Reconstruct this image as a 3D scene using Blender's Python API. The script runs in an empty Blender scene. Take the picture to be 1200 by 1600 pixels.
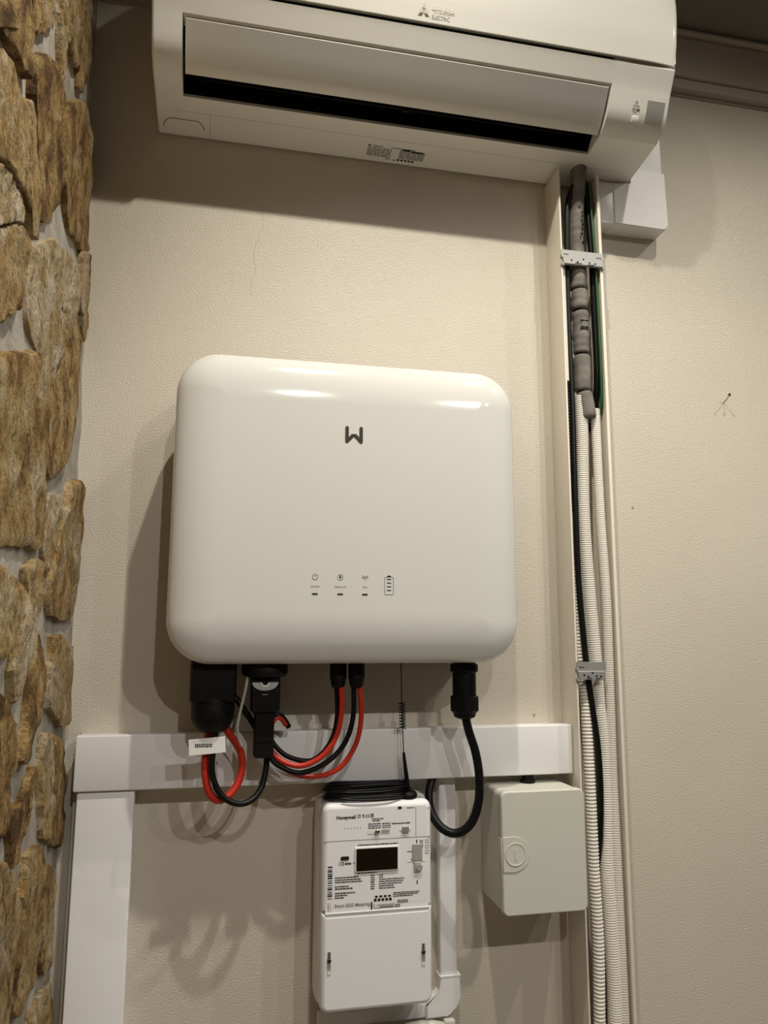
import bpy, bmesh, math, random
from mathutils import Vector, Matrix, noise

# ------------------------------------------------------------------ camera, world, exposure
scene = bpy.context.scene
COL = scene.collection
cam_d = bpy.data.cameras.new('camera')
cam_d.sensor_fit = 'HORIZONTAL'; cam_d.sensor_width = 36.0
cam_d.lens = 1187.3 / 1200.0 * 36.0
cam_d.clip_start = 0.01
cam = bpy.data.objects.new('camera', cam_d); COL.objects.link(cam)
YAW, PITCH, ROLL = 0.2109, 0.1578, 0.0027
fw = Vector((math.sin(YAW)*math.cos(PITCH), math.cos(YAW)*math.cos(PITCH), math.sin(PITCH)))
rt = Vector((math.cos(YAW), -math.sin(YAW), 0)); up = rt.cross(fw)
rt, up = rt*math.cos(ROLL)+up*math.sin(ROLL), up*math.cos(ROLL)-rt*math.sin(ROLL)
cm = Matrix((rt, up, -fw)).transposed().to_4x4()
cm.translation = Vector((-0.1819, -1.2277, 0.0417))
cam.matrix_world = cm
scene.camera = cam

world = bpy.data.worlds.new('world'); scene.world = world; world.use_nodes = True
bg = world.node_tree.nodes['Background']
bg.inputs[0].default_value = (1.0, 0.86, 0.70, 1); bg.inputs[1].default_value = 0.01

scene.view_settings.view_transform = 'Standard'
scene.view_settings.look = 'None'
scene.view_settings.gamma = 1.0
scene.view_settings.use_curve_mapping = False
scene.view_settings.exposure = -0.1

LAMP_COLOR = (1.0, 0.935, 0.80); FAR_COLOR = (1.0, 0.955, 0.89)
NEAR_W, FAR_W = 37.0, 42.0          # the downlights are built at the end of the structure section
CEIL = 1.50; FLOOR = -1.45

# ------------------------------------------------------------------ helpers
def tag(o, label=None, cat=None, group=None, kind=None):
    if label: o['label'] = label
    if cat: o['category'] = cat
    if group: o['group'] = group
    if kind: o['kind'] = kind
    return o

def thing(name, loc, label, cat, group=None):
    o = bpy.data.objects.new(name, None); COL.objects.link(o)
    o.location = loc; o.empty_display_size = 0.02
    return tag(o, label, cat, group)

def origin_of(p):
    v = Vector((0, 0, 0))
    while p is not None:
        v += p.location; p = p.parent
    return v

def link(name, me, mat, parent=None, loc=None, label=None):
    """meshes are given in world coordinates; the object origin goes to loc"""
    if mat is not None: me.materials.append(mat)
    o = bpy.data.objects.new(name, me); COL.objects.link(o)
    loc = Vector(loc) if loc is not None else None
    if loc is None:
        if len(me.vertices):
            xs = [v.co for v in me.vertices]
            loc = Vector([(min(c[i] for c in xs)+max(c[i] for c in xs))/2 for i in range(3)])
        else: loc = Vector((0, 0, 0))
    me.transform(Matrix.Translation(-loc))
    if parent is not None:
        o.parent = parent; o.location = loc - origin_of(parent)
    else: o.location = loc
    if label: o['label'] = label
    return o

def bm_link(name, bm, mat, parent=None, smooth=None, loc=None, label=None):
    bmesh.ops.recalc_face_normals(bm, faces=bm.faces)
    me = bpy.data.meshes.new(name); bm.to_mesh(me); bm.free()
    if smooth is not None:
        me.polygons.foreach_set('use_smooth', [True]*len(me.polygons))
        me.set_sharp_from_angle(angle=math.radians(smooth))
    return link(name, me, mat, parent, loc, label)

def add_box(bm, x0, x1, y0, y1, z0, z1, bevel=0, seg=2, M=None):
    r = bmesh.ops.create_cube(bm, size=1)
    vs = r['verts']
    for v in vs:
        v.co = Vector((x0+(v.co.x+.5)*(x1-x0), y0+(v.co.y+.5)*(y1-y0), z0+(v.co.z+.5)*(z1-z0)))
    es = list({e for v in vs for e in v.link_edges})
    if bevel:
        q = bmesh.ops.bevel(bm, geom=es, offset=bevel, segments=seg, profile=.5, affect='EDGES')
        vs = list({v for f in q['faces'] for v in f.verts} | {v for v in vs if v.is_valid})
    if M is not None:
        bmesh.ops.transform(bm, matrix=M, verts=vs)
    return vs

def box(name, x0, x1, y0, y1, z0, z1, mat, parent=None, bevel=0, seg=2, label=None, M=None):
    bm = bmesh.new(); add_box(bm, x0, x1, y0, y1, z0, z1, bevel, seg, M)
    return bm_link(name, bm, mat, parent, 40 if bevel else None, label=label)

def rr_outline(cx, cz, w, h, r, n=8):
    pts = []; R4 = r if isinstance(r, tuple) else (r,)*4
    for (sx, sz, a0), r in zip(((1, 1, 0), (-1, 1, 90), (-1, -1, 180), (1, -1, 270)), R4):
        for k in range(n+1):
            a = math.radians(a0+90*k/n)
            pts.append((cx+sx*(w/2-r)+r*math.cos(a), cz+sz*(h/2-r)+r*math.sin(a)))
    return pts

def rr_rings(name, cx, cz, w, h, r, rings, mat, parent=None, n=8, smooth=50, label=None):
    """rounded rectangle in the xz plane swept through rings of (inset, y); closed at both ends"""
    bm = bmesh.new(); prev = None
    for (ins, y) in rings:
        rr = tuple(max(q-ins, .0006) for q in r) if isinstance(r, tuple) else max(r-ins, .0006)
        o = rr_outline(cx, cz, w-2*ins, h-2*ins, rr, n)
        cur = [bm.verts.new((a, y, b)) for a, b in o]
        if prev:
            for i in range(len(cur)):
                j = (i+1) % len(cur)
                bm.faces.new((prev[i], prev[j], cur[j], cur[i]))
        else: bm.faces.new(cur)
        prev = cur
    bm.faces.new(prev)
    o = bm_link(name, bm, mat, parent, smooth, label=label)
    for p in o.data.polygons:
        if len(p.vertices) > 4: p.use_smooth = False
    return o

def lathe(name, cx, cy, prof, mat, parent=None, n=24, smooth=35, M=None, label=None, hexn=None):
    """prof: list of (z, r) ; vertical axis at cx, cy"""
    bm = bmesh.new(); prev = None
    n = hexn or n
    for z, r in prof:
        cur = [bm.verts.new((cx+r*math.cos(2*math.pi*k/n), cy+r*math.sin(2*math.pi*k/n), z)) for k in range(n)]
        if prev:
            for i in range(n):
                j = (i+1) % n
                bm.faces.new((prev[i], prev[j], cur[j], cur[i]))
        else: bm.faces.new(cur)
        prev = cur
    bm.faces.new(prev)
    if M is not None: bmesh.ops.transform(bm, matrix=M, verts=bm.verts)
    return bm_link(name, bm, mat, parent, smooth, label=label)

def spline(pts, step):
    P = [Vector(p) for p in pts]
    P = [P[0]*2-P[1]] + P + [P[-1]*2-P[-2]]
    out = []
    for i in range(1, len(P)-2):
        a, b, c, d = P[i-1:i+3]
        n = max(2, int((c-b).length/step*1.0+.5)*1)
        for k in range(n):
            t = k/n
            out.append(.5*((2*b)+(c-a)*t+(2*a-5*b+4*c-d)*t*t+(3*b-a-3*c+d)*t**3))
    out.append(P[-2])
    return out

def resample(pts, step):
    L = [0]
    for a, b in zip(pts, pts[1:]): L.append(L[-1]+(b-a).length)
    n = max(2, int(L[-1]/step+.5)); out = []; j = 0
    for k in range(n+1):
        s = L[-1]*k/n
        while j < len(L)-2 and L[j+1] < s: j += 1
        t = (s-L[j])/max(L[j+1]-L[j], 1e-9)
        out.append((pts[j].lerp(pts[j+1], t), s))
    return out

def tube_bm(bm, path, rad, n=12, sq=1.0):
    """path: list of (point, arclength); rad: number or function of arclength"""
    nrm = None; prev = None
    for i, (p, s) in enumerate(path):
        t = (path[min(i+1, len(path)-1)][0]-path[max(i-1, 0)][0]).normalized()
        if nrm is None:
            nrm = Vector((0, -1, 0)); 
            if abs(t.y) > .9: nrm = Vector((1, 0, 0))
        nrm = (nrm-t*nrm.dot(t)).normalized(); bn = t.cross(nrm)
        r = rad(s) if callable(rad) else rad
        cur = [bm.verts.new(p+nrm*(r*math.cos(2*math.pi*k/n))+bn*(r*sq*math.sin(2*math.pi*k/n))) for k in range(n)]
        if prev:
            for a in range(n):
                b = (a+1) % n
                bm.faces.new((prev[a], prev[b], cur[b], cur[a]))
        else: bm.faces.new(cur)
        prev = cur
    bm.faces.new(prev)

def tube(name, pts, rad, mat, parent=None, step=.006, n=12, sq=1.0, label=None, loc=None):
    bm = bmesh.new(); tube_bm(bm, resample(spline(pts, .004), step), rad, n, sq)
    return bm_link(name, bm, mat, parent, 60, label=label, loc=loc)

def corrugated(name, pts, r, pitch, amp, mat, parent=None, n=14, label=None, per=5):
    def rad(s):
        u = (s/pitch) % 1.0
        return r-amp*(1-abs(math.sin(math.pi*u))**.6)
    bm = bmesh.new(); tube_bm(bm, resample(spline(pts, .003), pitch/per), rad, n)
    return bm_link(name, bm, mat, parent, 80, label=label)

FACE = (Vector((1, 0, 0)), Vector((0, 0, 1)))
def text(name, s, size, loc, mat, parent, basis=FACE, width=None, align='LEFT', bold=0.0, label=None):
    cu = bpy.data.curves.new(name, 'FONT'); cu.body = s; cu.size = size; cu.align_x = align
    cu.extrude = 0.00015; cu.offset = bold; cu.resolution_u = 3
    t = bpy.data.objects.new(name, cu); COL.objects.link(t)
    dg = bpy.context.evaluated_depsgraph_get(); dg.update()
    me = bpy.data.meshes.new_from_object(t.evaluated_get(dg)); me.name = name
    bpy.data.objects.remove(t); bpy.data.curves.remove(cu)
    me.materials.clear()
    if width:
        w = max(v.co.x for v in me.vertices)-min(v.co.x for v in me.vertices)
        me.transform(Matrix.Diagonal((width/w, 1, 1, 1)))
    R, U = basis; N = R.cross(U)
    M = Matrix((R, U, N)).transposed().to_4x4(); M.translation = Vector(loc)
    me.transform(M)
    return link(name, me, mat, parent, label=label)

def bars(name, rects, mat, parent, y=None, basis=None, org=None, t=.0002):
    """flat print: rects of (x, z, w, h) on a plane facing the room, or on a basis from org"""
    bm = bmesh.new()
    for (a, b, w, h) in rects:
        if basis is None:
            vs = add_box(bm, a, a+w, y-t, y, b, b+h)
        else:
            R, U = basis; N = R.cross(U); o = Vector(org)
            q = [o+R*(a+i*w)+U*(b+j*h)+N*t for i, j in ((0, 0), (1, 0), (1, 1), (0, 1))]
            bm.faces.new([bm.verts.new(p) for p in q])
    return bm_link(name, bm, mat, parent)

def ring_flat(name, cx, cz, r0, r1, y, mat, parent, n=32, a0=0, a1=360, t=.0002, basis=None, org=None):
    bm = bmesh.new(); full = abs(a1-a0) >= 360
    m = n if full else n+1
    A = [math.radians(a0+(a1-a0)*k/n) for k in range(m)]
    def P(x, z):
        if basis is None: return (x, y-t, z)
        R, U = basis; return Vector(org)+R*x+U*z+R.cross(U)*t
    o = [bm.verts.new(P(cx+r1*math.cos(a), cz+r1*math.sin(a))) for a in A]
    if r0 > 0: i_ = [bm.verts.new(P(cx+r0*math.cos(a), cz+r0*math.sin(a))) for a in A]
    else: i_ = None
    if i_:
        for k in range(m if full else m-1):
            j = (k+1) % m
            bm.faces.new((o[k], o[j], i_[j], i_[k]))
    else: bm.faces.new(o)
    return bm_link(name, bm, mat, parent)

# ------------------------------------------------------------------ materials
def new_mat(name, color, rough=.5, spec=.5, metal=0., coat=0.):
    m = bpy.data.materials.new(name); m.use_nodes = True
    b = m.node_tree.nodes['Principled BSDF']
    b.inputs['Base Color'].default_value = (*color, 1); b.inputs['Roughness'].default_value = rough
    b.inputs['Specular IOR Level'].default_value = spec; b.inputs['Metallic'].default_value = metal
    b.inputs['Coat Weight'].default_value = coat
    return m

def noise_node(nt, scale, detail=3., rough=.5, coord='Object'):
    tc = nt.nodes.new('ShaderNodeTexCoord'); n = nt.nodes.new('ShaderNodeTexNoise')
    n.inputs['Scale'].default_value = scale; n.inputs['Detail'].default_value = detail; n.inputs['Roughness'].default_value = rough
    nt.links.new(tc.outputs[coord], n.inputs['Vector']); return n

def add_bump(m, scale, strength, dist=.001, detail=3.):
    nt = m.node_tree; n = noise_node(nt, scale, detail); b = nt.nodes.new('ShaderNodeBump')
    b.inputs['Strength'].default_value = strength; b.inputs['Distance'].default_value = dist
    nt.links.new(n.outputs['Fac'], b.inputs['Height'])
    pb = nt.nodes['Principled BSDF']
    nt.links.new(b.outputs['Normal'], pb.inputs['Normal']); return b

def vary(m, c1, c2, scale, detail=4., lo=.35, hi=.65):
    nt = m.node_tree; n = noise_node(nt, scale, detail); r = nt.nodes.new('ShaderNodeValToRGB')
    r.color_ramp.elements[0].position = lo; r.color_ramp.elements[0].color = (*c1, 1)
    r.color_ramp.elements[1].position = hi; r.color_ramp.elements[1].color = (*c2, 1)
    nt.links.new(n.outputs['Fac'], r.inputs['Fac'])
    nt.links.new(r.outputs['Color'], nt.nodes['Principled BSDF'].inputs['Base Color'])

M = {}
M['plaster'] = new_mat('cream_plaster', (.70, .63, .53), .34, .5)
vary(M['plaster'], (.60, .545, .46), (.635, .58, .49), 3., 4.); add_bump(M['plaster'], 430, .9, .0012, 2.)
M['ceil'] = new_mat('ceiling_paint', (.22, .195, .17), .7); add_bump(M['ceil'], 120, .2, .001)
M['cornice'] = new_mat('cornice_paint', (.46, .41, .35), .6); add_bump(M['cornice'], 60, .1, .001)
M['floor'] = new_mat('floor_tiles', (.5, .45, .38), .35); vary(M['floor'], (.34, .305, .26), (.42, .375, .32), 6.)
M['room'] = new_mat('room_paint', (.06, .055, .05), .8); add_bump(M['room'], 150, .2, .001)
M['mortar'] = new_mat('grey_mortar', (.40, .37, .33), .9, .2); vary(M['mortar'], (.28, .26, .23), (.46, .43, .38), 30., 5., .3, .7); add_bump(M['mortar'], 120, .6, .002, 4.)
M['white'] = new_mat('white_gloss_plastic', (.72, .72, .69), .10, .5, coat=.3)
M['ac'] = new_mat('ivory_plastic', (.88, .87, .83), .30, .5)
M['acglossy'] = new_mat('ivory_gloss_panel', (.88, .87, .83), .14, .5)
M['flap'] = new_mat('pearl_flap', (.93, .915, .87), .38, .5, .6)
M['trunk'] = new_mat('white_pvc', (.84, .835, .84), .35, .45)
M['cream_pvc'] = new_mat('cream_pvc', (.76, .70, .60), .42, .4)
M['meter'] = new_mat('meter_plastic', (.86, .86, .88), .4, .4)
M['boxgrey'] = new_mat('grey_green_plastic', (.62, .62, .55), .45, .4); add_bump(M['boxgrey'], 900, .1, .0004)
M['black'] = new_mat('black_plastic', (.004, .004, .004), .5, .2)
M['cable_black'] = new_mat('black_cable', (.004, .004, .0045), .4, .25)
M['cable_red'] = new_mat('red_cable', (.50, .028, .012), .35, .45)
M['green'] = new_mat('green_cable', (.012, .085, .018), .4)
M['dark'] = new_mat('dark_cavity', (.004, .004, .004), .7, .2)
M['ink'] = new_mat('black_ink', (.02, .018, .016), .6, .2)
M['greyink'] = new_mat('grey_ink', (.30, .29, .27), .6, .2)
M['faint'] = new_mat('silver_print', (.66, .62, .54), .35, .5)
M['logo'] = new_mat('dark_logo_metal', (.05, .04, .03), .25, .6, .6)
M['greywin'] = new_mat('grey_receiver_window', (.36, .36, .34), .25, .5)
M['screen'] = new_mat('dark_brown_screen', (.010, .006, .004), .12, .5)
M['foam'] = new_mat('grey_foam', (.27, .255, .225), .75, .25); vary(M['foam'], (.15, .14, .122), (.22, .205, .18), 40.); add_bump(M['foam'], 300, .3, .001)
M['steel'] = new_mat('galvanised_steel', (.36, .36, .345), .5, .5, .5); add_bump(M['steel'], 400, .15, .0005)
M['conduit'] = new_mat('white_conduit', (.78, .74, .67), .45, .4)
M['tagwhite'] = new_mat('white_label', (.80, .80, .78), .5, .3)
M['clear'] = new_mat('grey_nylon', (.42, .40, .35), .4, .5)
M['silver'] = new_mat('silver_paint', (.42, .42, .42), .4, .5)
M['crackshade'] = new_mat('plaster_crack', (.44, .39, .32), .8, .2)
M['chrome'] = new_mat('chrome', (.65, .64, .6), .18, .5, 1.)
M['nail'] = new_mat('dull_nail_steel', (.42, .38, .33), .4, .5, .8)

def stone_mat():
    m = new_mat('rough_sandstone', (.4, .3, .2), .85, .25); nt = m.node_tree; L = nt.links.new
    oi = nt.nodes.new('ShaderNodeObjectInfo')
    tc = nt.nodes.new('ShaderNodeTexCoord'); mp = nt.nodes.new('ShaderNodeMapping')
    mp.inputs['Scale'].default_value = (1, 1.25, .8)
    L(tc.outputs['Object'], mp.inputs['Vector']); L(oi.outputs['Location'], mp.inputs['Location'])
    def nz(scale, det, rg=.55):
        n = nt.nodes.new('ShaderNodeTexNoise'); n.inputs['Scale'].default_value = scale
        n.inputs['Detail'].default_value = det; n.inputs['Roughness'].default_value = rg
        L(mp.outputs['Vector'], n.inputs['Vector']); return n
    big = nz(22, 6, .6); fine = nz(110, 6, .7)
    rp = nt.nodes.new('ShaderNodeValToRGB'); e = rp.color_ramp.elements
    e[0].position = .32; e[0].color = (.13, .07, .028, 1)
    e[1].position = .72; e[1].color = (.66, .55, .41, 1)
    for p, c in ((.42, (.32, .19, .07, 1)), (.50, (.46, .31, .13, 1)), (.59, (.49, .37, .21, 1))):
        x = e.new(p); x.color = c
    ad = nt.nodes.new('ShaderNodeMath'); ad.operation = 'MULTIPLY_ADD'
    L(oi.outputs['Random'], ad.inputs[0]); ad.inputs[1].default_value = .28; ad.inputs[2].default_value = -.13
    a2 = nt.nodes.new('ShaderNodeMath'); a2.operation = 'ADD'
    L(big.outputs['Fac'], a2.inputs[0]); L(ad.outputs[0], a2.inputs[1]); L(a2.outputs[0], rp.inputs['Fac'])
    r2 = nt.nodes.new('ShaderNodeValToRGB'); q = r2.color_ramp.elements
    q[0].position = .33; q[0].color = (.12, .09, .07, 1); q[1].position = .52; q[1].color = (1, 1, 1, 1)
    L(fine.outputs['Fac'], r2.inputs['Fac'])
    mx = nt.nodes.new('ShaderNodeMix'); mx.data_type = 'RGBA'; mx.blend_type = 'MULTIPLY'; mx.inputs[0].default_value = .75
    L(rp.outputs['Color'], mx.inputs[6]); L(r2.outputs['Color'], mx.inputs[7])
    L(mx.outputs[2], nt.nodes['Principled BSDF'].inputs['Base Color'])
    s = nt.nodes.new('ShaderNodeMath'); s.operation = 'ADD'; L(big.outputs['Fac'], s.inputs[0]); L(fine.outputs['Fac'], s.inputs[1])
    b = nt.nodes.new('ShaderNodeBump'); b.inputs['Strength'].default_value = 1.0; b.inputs['Distance'].default_value = .010
    L(s.outputs[0], b.inputs['Height']); L(b.outputs['Normal'], nt.nodes['Principled BSDF'].inputs['Normal'])
    return m
M['stone'] = stone_mat()

def emit_mat(name, color, s):
    m = bpy.data.materials.new(name); m.use_nodes = True; nt = m.node_tree
    for n in list(nt.nodes):
        if n.type != 'OUTPUT_MATERIAL': nt.nodes.remove(n)
    e = nt.nodes.new('ShaderNodeEmission'); e.inputs[0].default_value = (*color, 1); e.inputs[1].default_value = s
    nt.links.new(e.outputs[0], nt.nodes['Material Output'].inputs[0]); return m
M['bulb'] = emit_mat('lamp_lens', LAMP_COLOR, 6.0)

# ------------------------------------------------------------------ structure
def struct(o): o['kind'] = 'structure'; return o
XR, YF = 2.6, -3.4
wall_back = struct(box('wall_back', -.50, XR, 0, .12, FLOOR, CEIL, M['plaster']))
wall_back.data.transform(Matrix.Translation(wall_back.location)); wall_back.location = (0, 0, 0)
struct(box('floor', -.62, XR, YF, .12, FLOOR-.1, FLOOR, M['floor']))
struct(box('wall_right', XR, XR+.1, YF, .12, FLOOR, CEIL+.1, M['room']))
struct(box('wall_front', -.62, XR+.1, YF-.1, YF, FLOOR, CEIL+.1, M['room']))
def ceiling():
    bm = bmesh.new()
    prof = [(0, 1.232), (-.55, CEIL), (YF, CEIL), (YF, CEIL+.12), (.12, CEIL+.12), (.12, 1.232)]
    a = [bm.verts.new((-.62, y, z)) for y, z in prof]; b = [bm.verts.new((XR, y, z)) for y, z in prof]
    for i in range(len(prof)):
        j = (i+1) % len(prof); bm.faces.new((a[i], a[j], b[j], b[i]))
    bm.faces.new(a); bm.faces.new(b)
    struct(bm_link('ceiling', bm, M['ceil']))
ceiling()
def cornice():
    bm = bmesh.new()
    prof = [(0, 1.112), (-.004, 1.112), (-.004, 1.118), (-.016, 1.119), (-.018, 1.137), (-.014, 1.139), (-.014, 1.1405), (-.022, 1.142),
            (-.026, 1.222), (-.022, 1.226), (-.022, 1.229), (-.034, 1.231), (-.034, 1.236), (0, 1.2365)]
    a = [bm.verts.new((-.41, y, z)) for y, z in prof]; b = [bm.verts.new((XR, y, z)) for y, z in prof]
    for i in range(len(prof)):
        j = (i+1) % len(prof); bm.faces.new((a[i], a[j], b[j], b[i]))
    bm.faces.new(a); bm.faces.new(b)
    struct(bm_link('trim_1', bm, M['cornice']))
cornice()

def XS(z):                       # the rubble wall leans back a little towards the top
    return -.386-.019*min(max((z-.03)/.74, 0), 1.5)
def rubble_wall():
    bm = bmesh.new(); ys = [-i*.012 for i in range(0, 60)] + [-.72-.1*i for i in range(0, 28)]
    zs = [FLOOR+.02*i for i in range(0, int((CEIL-FLOOR)/.02)+1)]
    g = []
    for y in ys:
        row = []
        for z in zs:
            d = noise.fractal(Vector((3.1, y*12, z*12)), 1., 2., 3)*.003
            row.append(bm.verts.new((XS(z)-.0105+d, y, z)))
        g.append(row)
    for i in range(len(ys)-1):
        for j in range(len(zs)-1):
            bm.faces.new((g[i][j], g[i+1][j], g[i+1][j+1], g[i][j+1]))
    back = [[bm.verts.new((-.60, y, z)) for z in (zs[0], zs[-1])] for y in (ys[0], ys[-1])]
    bm.faces.new((back[0][0], back[0][1], back[1][1], back[1][0]))
    o = bm_link('wall_left', bm, M['mortar'], None, 180, loc=(-.40, 0, 0))
    return struct(o)
wall_left = rubble_wall()

def stone(poly, seed, n=48, deep=1.0):
    rnd = random.Random(seed)
    P = [Vector((0, a, b)) for a, b in poly]
    closed = P+[P[0]]
    pts = [p for p, s in resample(closed, sum((b-a).length for a, b in zip(closed, closed[1:]))/n)][:-1]
    N = len(pts)
    sm = [(pts[i-1]+pts[i]*6+pts[(i+1) % N])/8 for i in range(N)]
    c0 = sum(sm, Vector((0, 0, 0)))/N
    sm = [c0+(p-c0)*1.015 for p in sm]
    for p in sm:
        j = noise.noise_vector(Vector((seed*1.7, p.y*90, p.z*90)))*.0045
        p.y = min(p.y+j.y, -.004); p.z += j.z
    c = sum(sm, Vector((0, 0, 0)))/N
    rings = ((1.02, -.016), (1.0, -.0060), (.992, -.0015), (.94, -.0003), (.80, 0), (.62, 0), (.42, 0), (.2, 0))
    bm = bmesh.new(); prev = None; tilt = (rnd.uniform(-.03, .03), rnd.uniform(-.04, .04)); off = rnd.uniform(-.003, .001)
    for k, (s, h) in enumerate(rings):
        cur = []
        for p in sm:
            q = c+(p-c)*s
            amp = 0 if k == 0 else (.0025 if k < 3 else .0042)*deep
            d = noise.fractal(Vector((seed*3.3, q.y*38, q.z*30)), .8, 2., 5)*amp-.0012*abs(noise.noise(Vector((seed, q.y*90, q.z*70))))
            x = XS(q.z)+h+d+off+tilt[0]*(q.y-c.y)*(k > 0)+tilt[1]*(q.z-c.z)*(k > 0)
            cur.append(bm.verts.new((x, min(q.y, -.002), q.z)))
        if prev:
            for i in range(N):
                j = (i+1) % N; bm.faces.new((prev[i], prev[j], cur[j], cur[i]))
        prev = cur
    bm.faces.new(prev)
    return bm_link('stone', bm, M['stone'], wall_left, 32)
STONES = [
 [(-0.538,0.624),(-0.435,0.723),(-0.429,0.665),(-0.416,0.639),(-0.436,0.627),(-0.483,0.617),(-0.524,0.609),(-0.547,0.595)],
 [(-0.433,0.725),(-0.298,0.853),(-0.297,0.829),(-0.33,0.783),(-0.376,0.73),(-0.421,0.692)],
 [(-0.296,0.858),(-0.257,0.896),(-0.25,0.824),(-0.256,0.739),(-0.263,0.713),(-0.285,0.789)],
 [(-0.254,0.899),(-0.097,1.049),(-0.075,0.948),(-0.086,0.894),(-0.128,0.842),(-0.159,0.825),(-0.161,0.86),(-0.192,0.832),(-0.243,0.829)],
 [(-0.543,0.571),(-0.501,0.605),(-0.481,0.61),(-0.451,0.592),(-0.4,0.623),(-0.381,0.582),(-0.367,0.513),(-0.371,0.475),(-0.391,0.468),(-0.406,0.495),(-0.462,0.499),(-0.525,0.478)],
 [(-0.524,0.472),(-0.466,0.494),(-0.408,0.494),(-0.42,0.469),(-0.513,0.413)],
 [(-0.406,0.67),(-0.369,0.71),(-0.302,0.747),(-0.277,0.731),(-0.277,0.695),(-0.265,0.652),(-0.25,0.617),(-0.267,0.575),(-0.317,0.526),(-0.358,0.509),(-0.374,0.587),(-0.401,0.645)],
 [(-0.234,0.727),(-0.183,0.786),(-0.107,0.842),(-0.044,0.833),(-0.018,0.794),(-0.025,0.718),(-0.02,0.638),(-0.076,0.619),(-0.174,0.593),(-0.221,0.624),(-0.237,0.683)],
 [(-0.512,0.41),(-0.42,0.465),(-0.39,0.464),(-0.391,0.443),(-0.396,0.404),(-0.41,0.378),(-0.496,0.322)],
 [(-0.352,0.477),(-0.275,0.527),(-0.205,0.545),(-0.132,0.564),(-0.1,0.545),(-0.12,0.504),(-0.14,0.473),(-0.197,0.409),(-0.221,0.382),(-0.248,0.342),(-0.275,0.33),(-0.294,0.36),(-0.344,0.368),(-0.371,0.382),(-0.374,0.411)],
 [(-0.075,0.615),(-0.014,0.639),(-0.012,0.593),(-0.012,0.536),(-0.036,0.481),(-0.06,0.52),(-0.089,0.538),(-0.078,0.581)],
 [(-0.122,0.495),(-0.065,0.518),(-0.05,0.475),(-0.069,0.396),(-0.079,0.355),(-0.122,0.282),(-0.183,0.25),(-0.238,0.226),(-0.262,0.249),(-0.27,0.29),(-0.236,0.335),(-0.178,0.411),(-0.134,0.442)],
 [(-0.49,0.291),(-0.422,0.323),(-0.334,0.355),(-0.312,0.349),(-0.287,0.325),(-0.277,0.292),(-0.289,0.26),(-0.274,0.213),(-0.265,0.184),(-0.259,0.14),(-0.293,0.135),(-0.319,0.139),(-0.361,0.127),(-0.383,0.132),(-0.458,0.118)],
 [(-0.257,0.193),(-0.212,0.215),(-0.177,0.218),(-0.166,0.199),(-0.168,0.173),(-0.198,0.124),(-0.222,0.114),(-0.25,0.141)],
 [(-0.125,0.214),(-0.11,0.244),(-0.051,0.265),(-0.012,0.262),(-0.012,0.225),(-0.012,0.151),(-0.012,0.1),(-0.029,0.067),(-0.117,0.055),(-0.2,0.066),(-0.214,0.107),(-0.189,0.136),(-0.159,0.168),(-0.154,0.201)],
 [(-0.455,0.107),(-0.4,0.104),(-0.343,0.094),(-0.342,0.062),(-0.368,0.023),(-0.435,0.01)],
 [(-0.333,0.107),(-0.289,0.128),(-0.268,0.122),(-0.256,0.093),(-0.274,0.052),(-0.291,0.008),(-0.319,-0.026),(-0.349,-0.03),(-0.363,0.003),(-0.345,0.044),(-0.329,0.086)],
 [(-0.243,0.043),(-0.217,0.014),(-0.208,-0.025),(-0.228,-0.061),(-0.255,-0.093),(-0.286,-0.103),(-0.306,-0.095),(-0.284,-0.059),(-0.268,-0.002)],
 [(-0.176,0.034),(-0.121,0.038),(-0.031,0.018),(-0.028,-0.017),(-0.031,-0.062),(-0.04,-0.088),(-0.081,-0.087),(-0.173,-0.053),(-0.18,-0.008),(-0.169,0.012)],
 [(-0.43,-0.01),(-0.389,-0.018),(-0.352,-0.033),(-0.319,-0.066),(-0.312,-0.1),(-0.328,-0.116),(-0.33,-0.141),(-0.33,-0.167),(-0.39,-0.156)],
 [(-0.183,-0.135),(-0.183,-0.085),(-0.126,-0.09),(-0.097,-0.18),(-0.106,-0.233),(-0.159,-0.214)],
 [(-0.117,-0.095),(-0.049,-0.109),(-0.018,-0.153),(-0.012,-0.237),(-0.012,-0.258),(-0.06,-0.248),(-0.094,-0.238),(-0.089,-0.182)],
 [(-0.327,-0.145),(-0.272,-0.143),(-0.24,-0.115),(-0.222,-0.119),(-0.226,-0.142),(-0.257,-0.176),(-0.286,-0.208),(-0.297,-0.209),(-0.325,-0.168)],
 [(-0.232,-0.215),(-0.181,-0.214),(-0.146,-0.235),(-0.142,-0.27),(-0.151,-0.3),(-0.139,-0.351),(-0.149,-0.379),(-0.186,-0.389),(-0.24,-0.384),(-0.256,-0.36),(-0.254,-0.326),(-0.238,-0.294),(-0.245,-0.254),(-0.237,-0.236)],
 [(-0.146,-0.287),(-0.12,-0.254),(-0.08,-0.27),(-0.058,-0.313),(-0.041,-0.38),(-0.049,-0.401),(-0.073,-0.404),(-0.111,-0.381),(-0.134,-0.325)],
 [(-0.384,-0.178),(-0.308,-0.212),(-0.289,-0.239),(-0.254,-0.257),(-0.244,-0.284),(-0.26,-0.314),(-0.261,-0.358),(-0.25,-0.398),(-0.333,-0.362)],
 [(-0.148,-0.421),(-0.078,-0.42),(-0.024,-0.434),(-0.012,-0.503),(-0.012,-0.537),(-0.153,-0.454)],
]
for i, s in enumerate(STONES): stone(s, 11+i)
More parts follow.
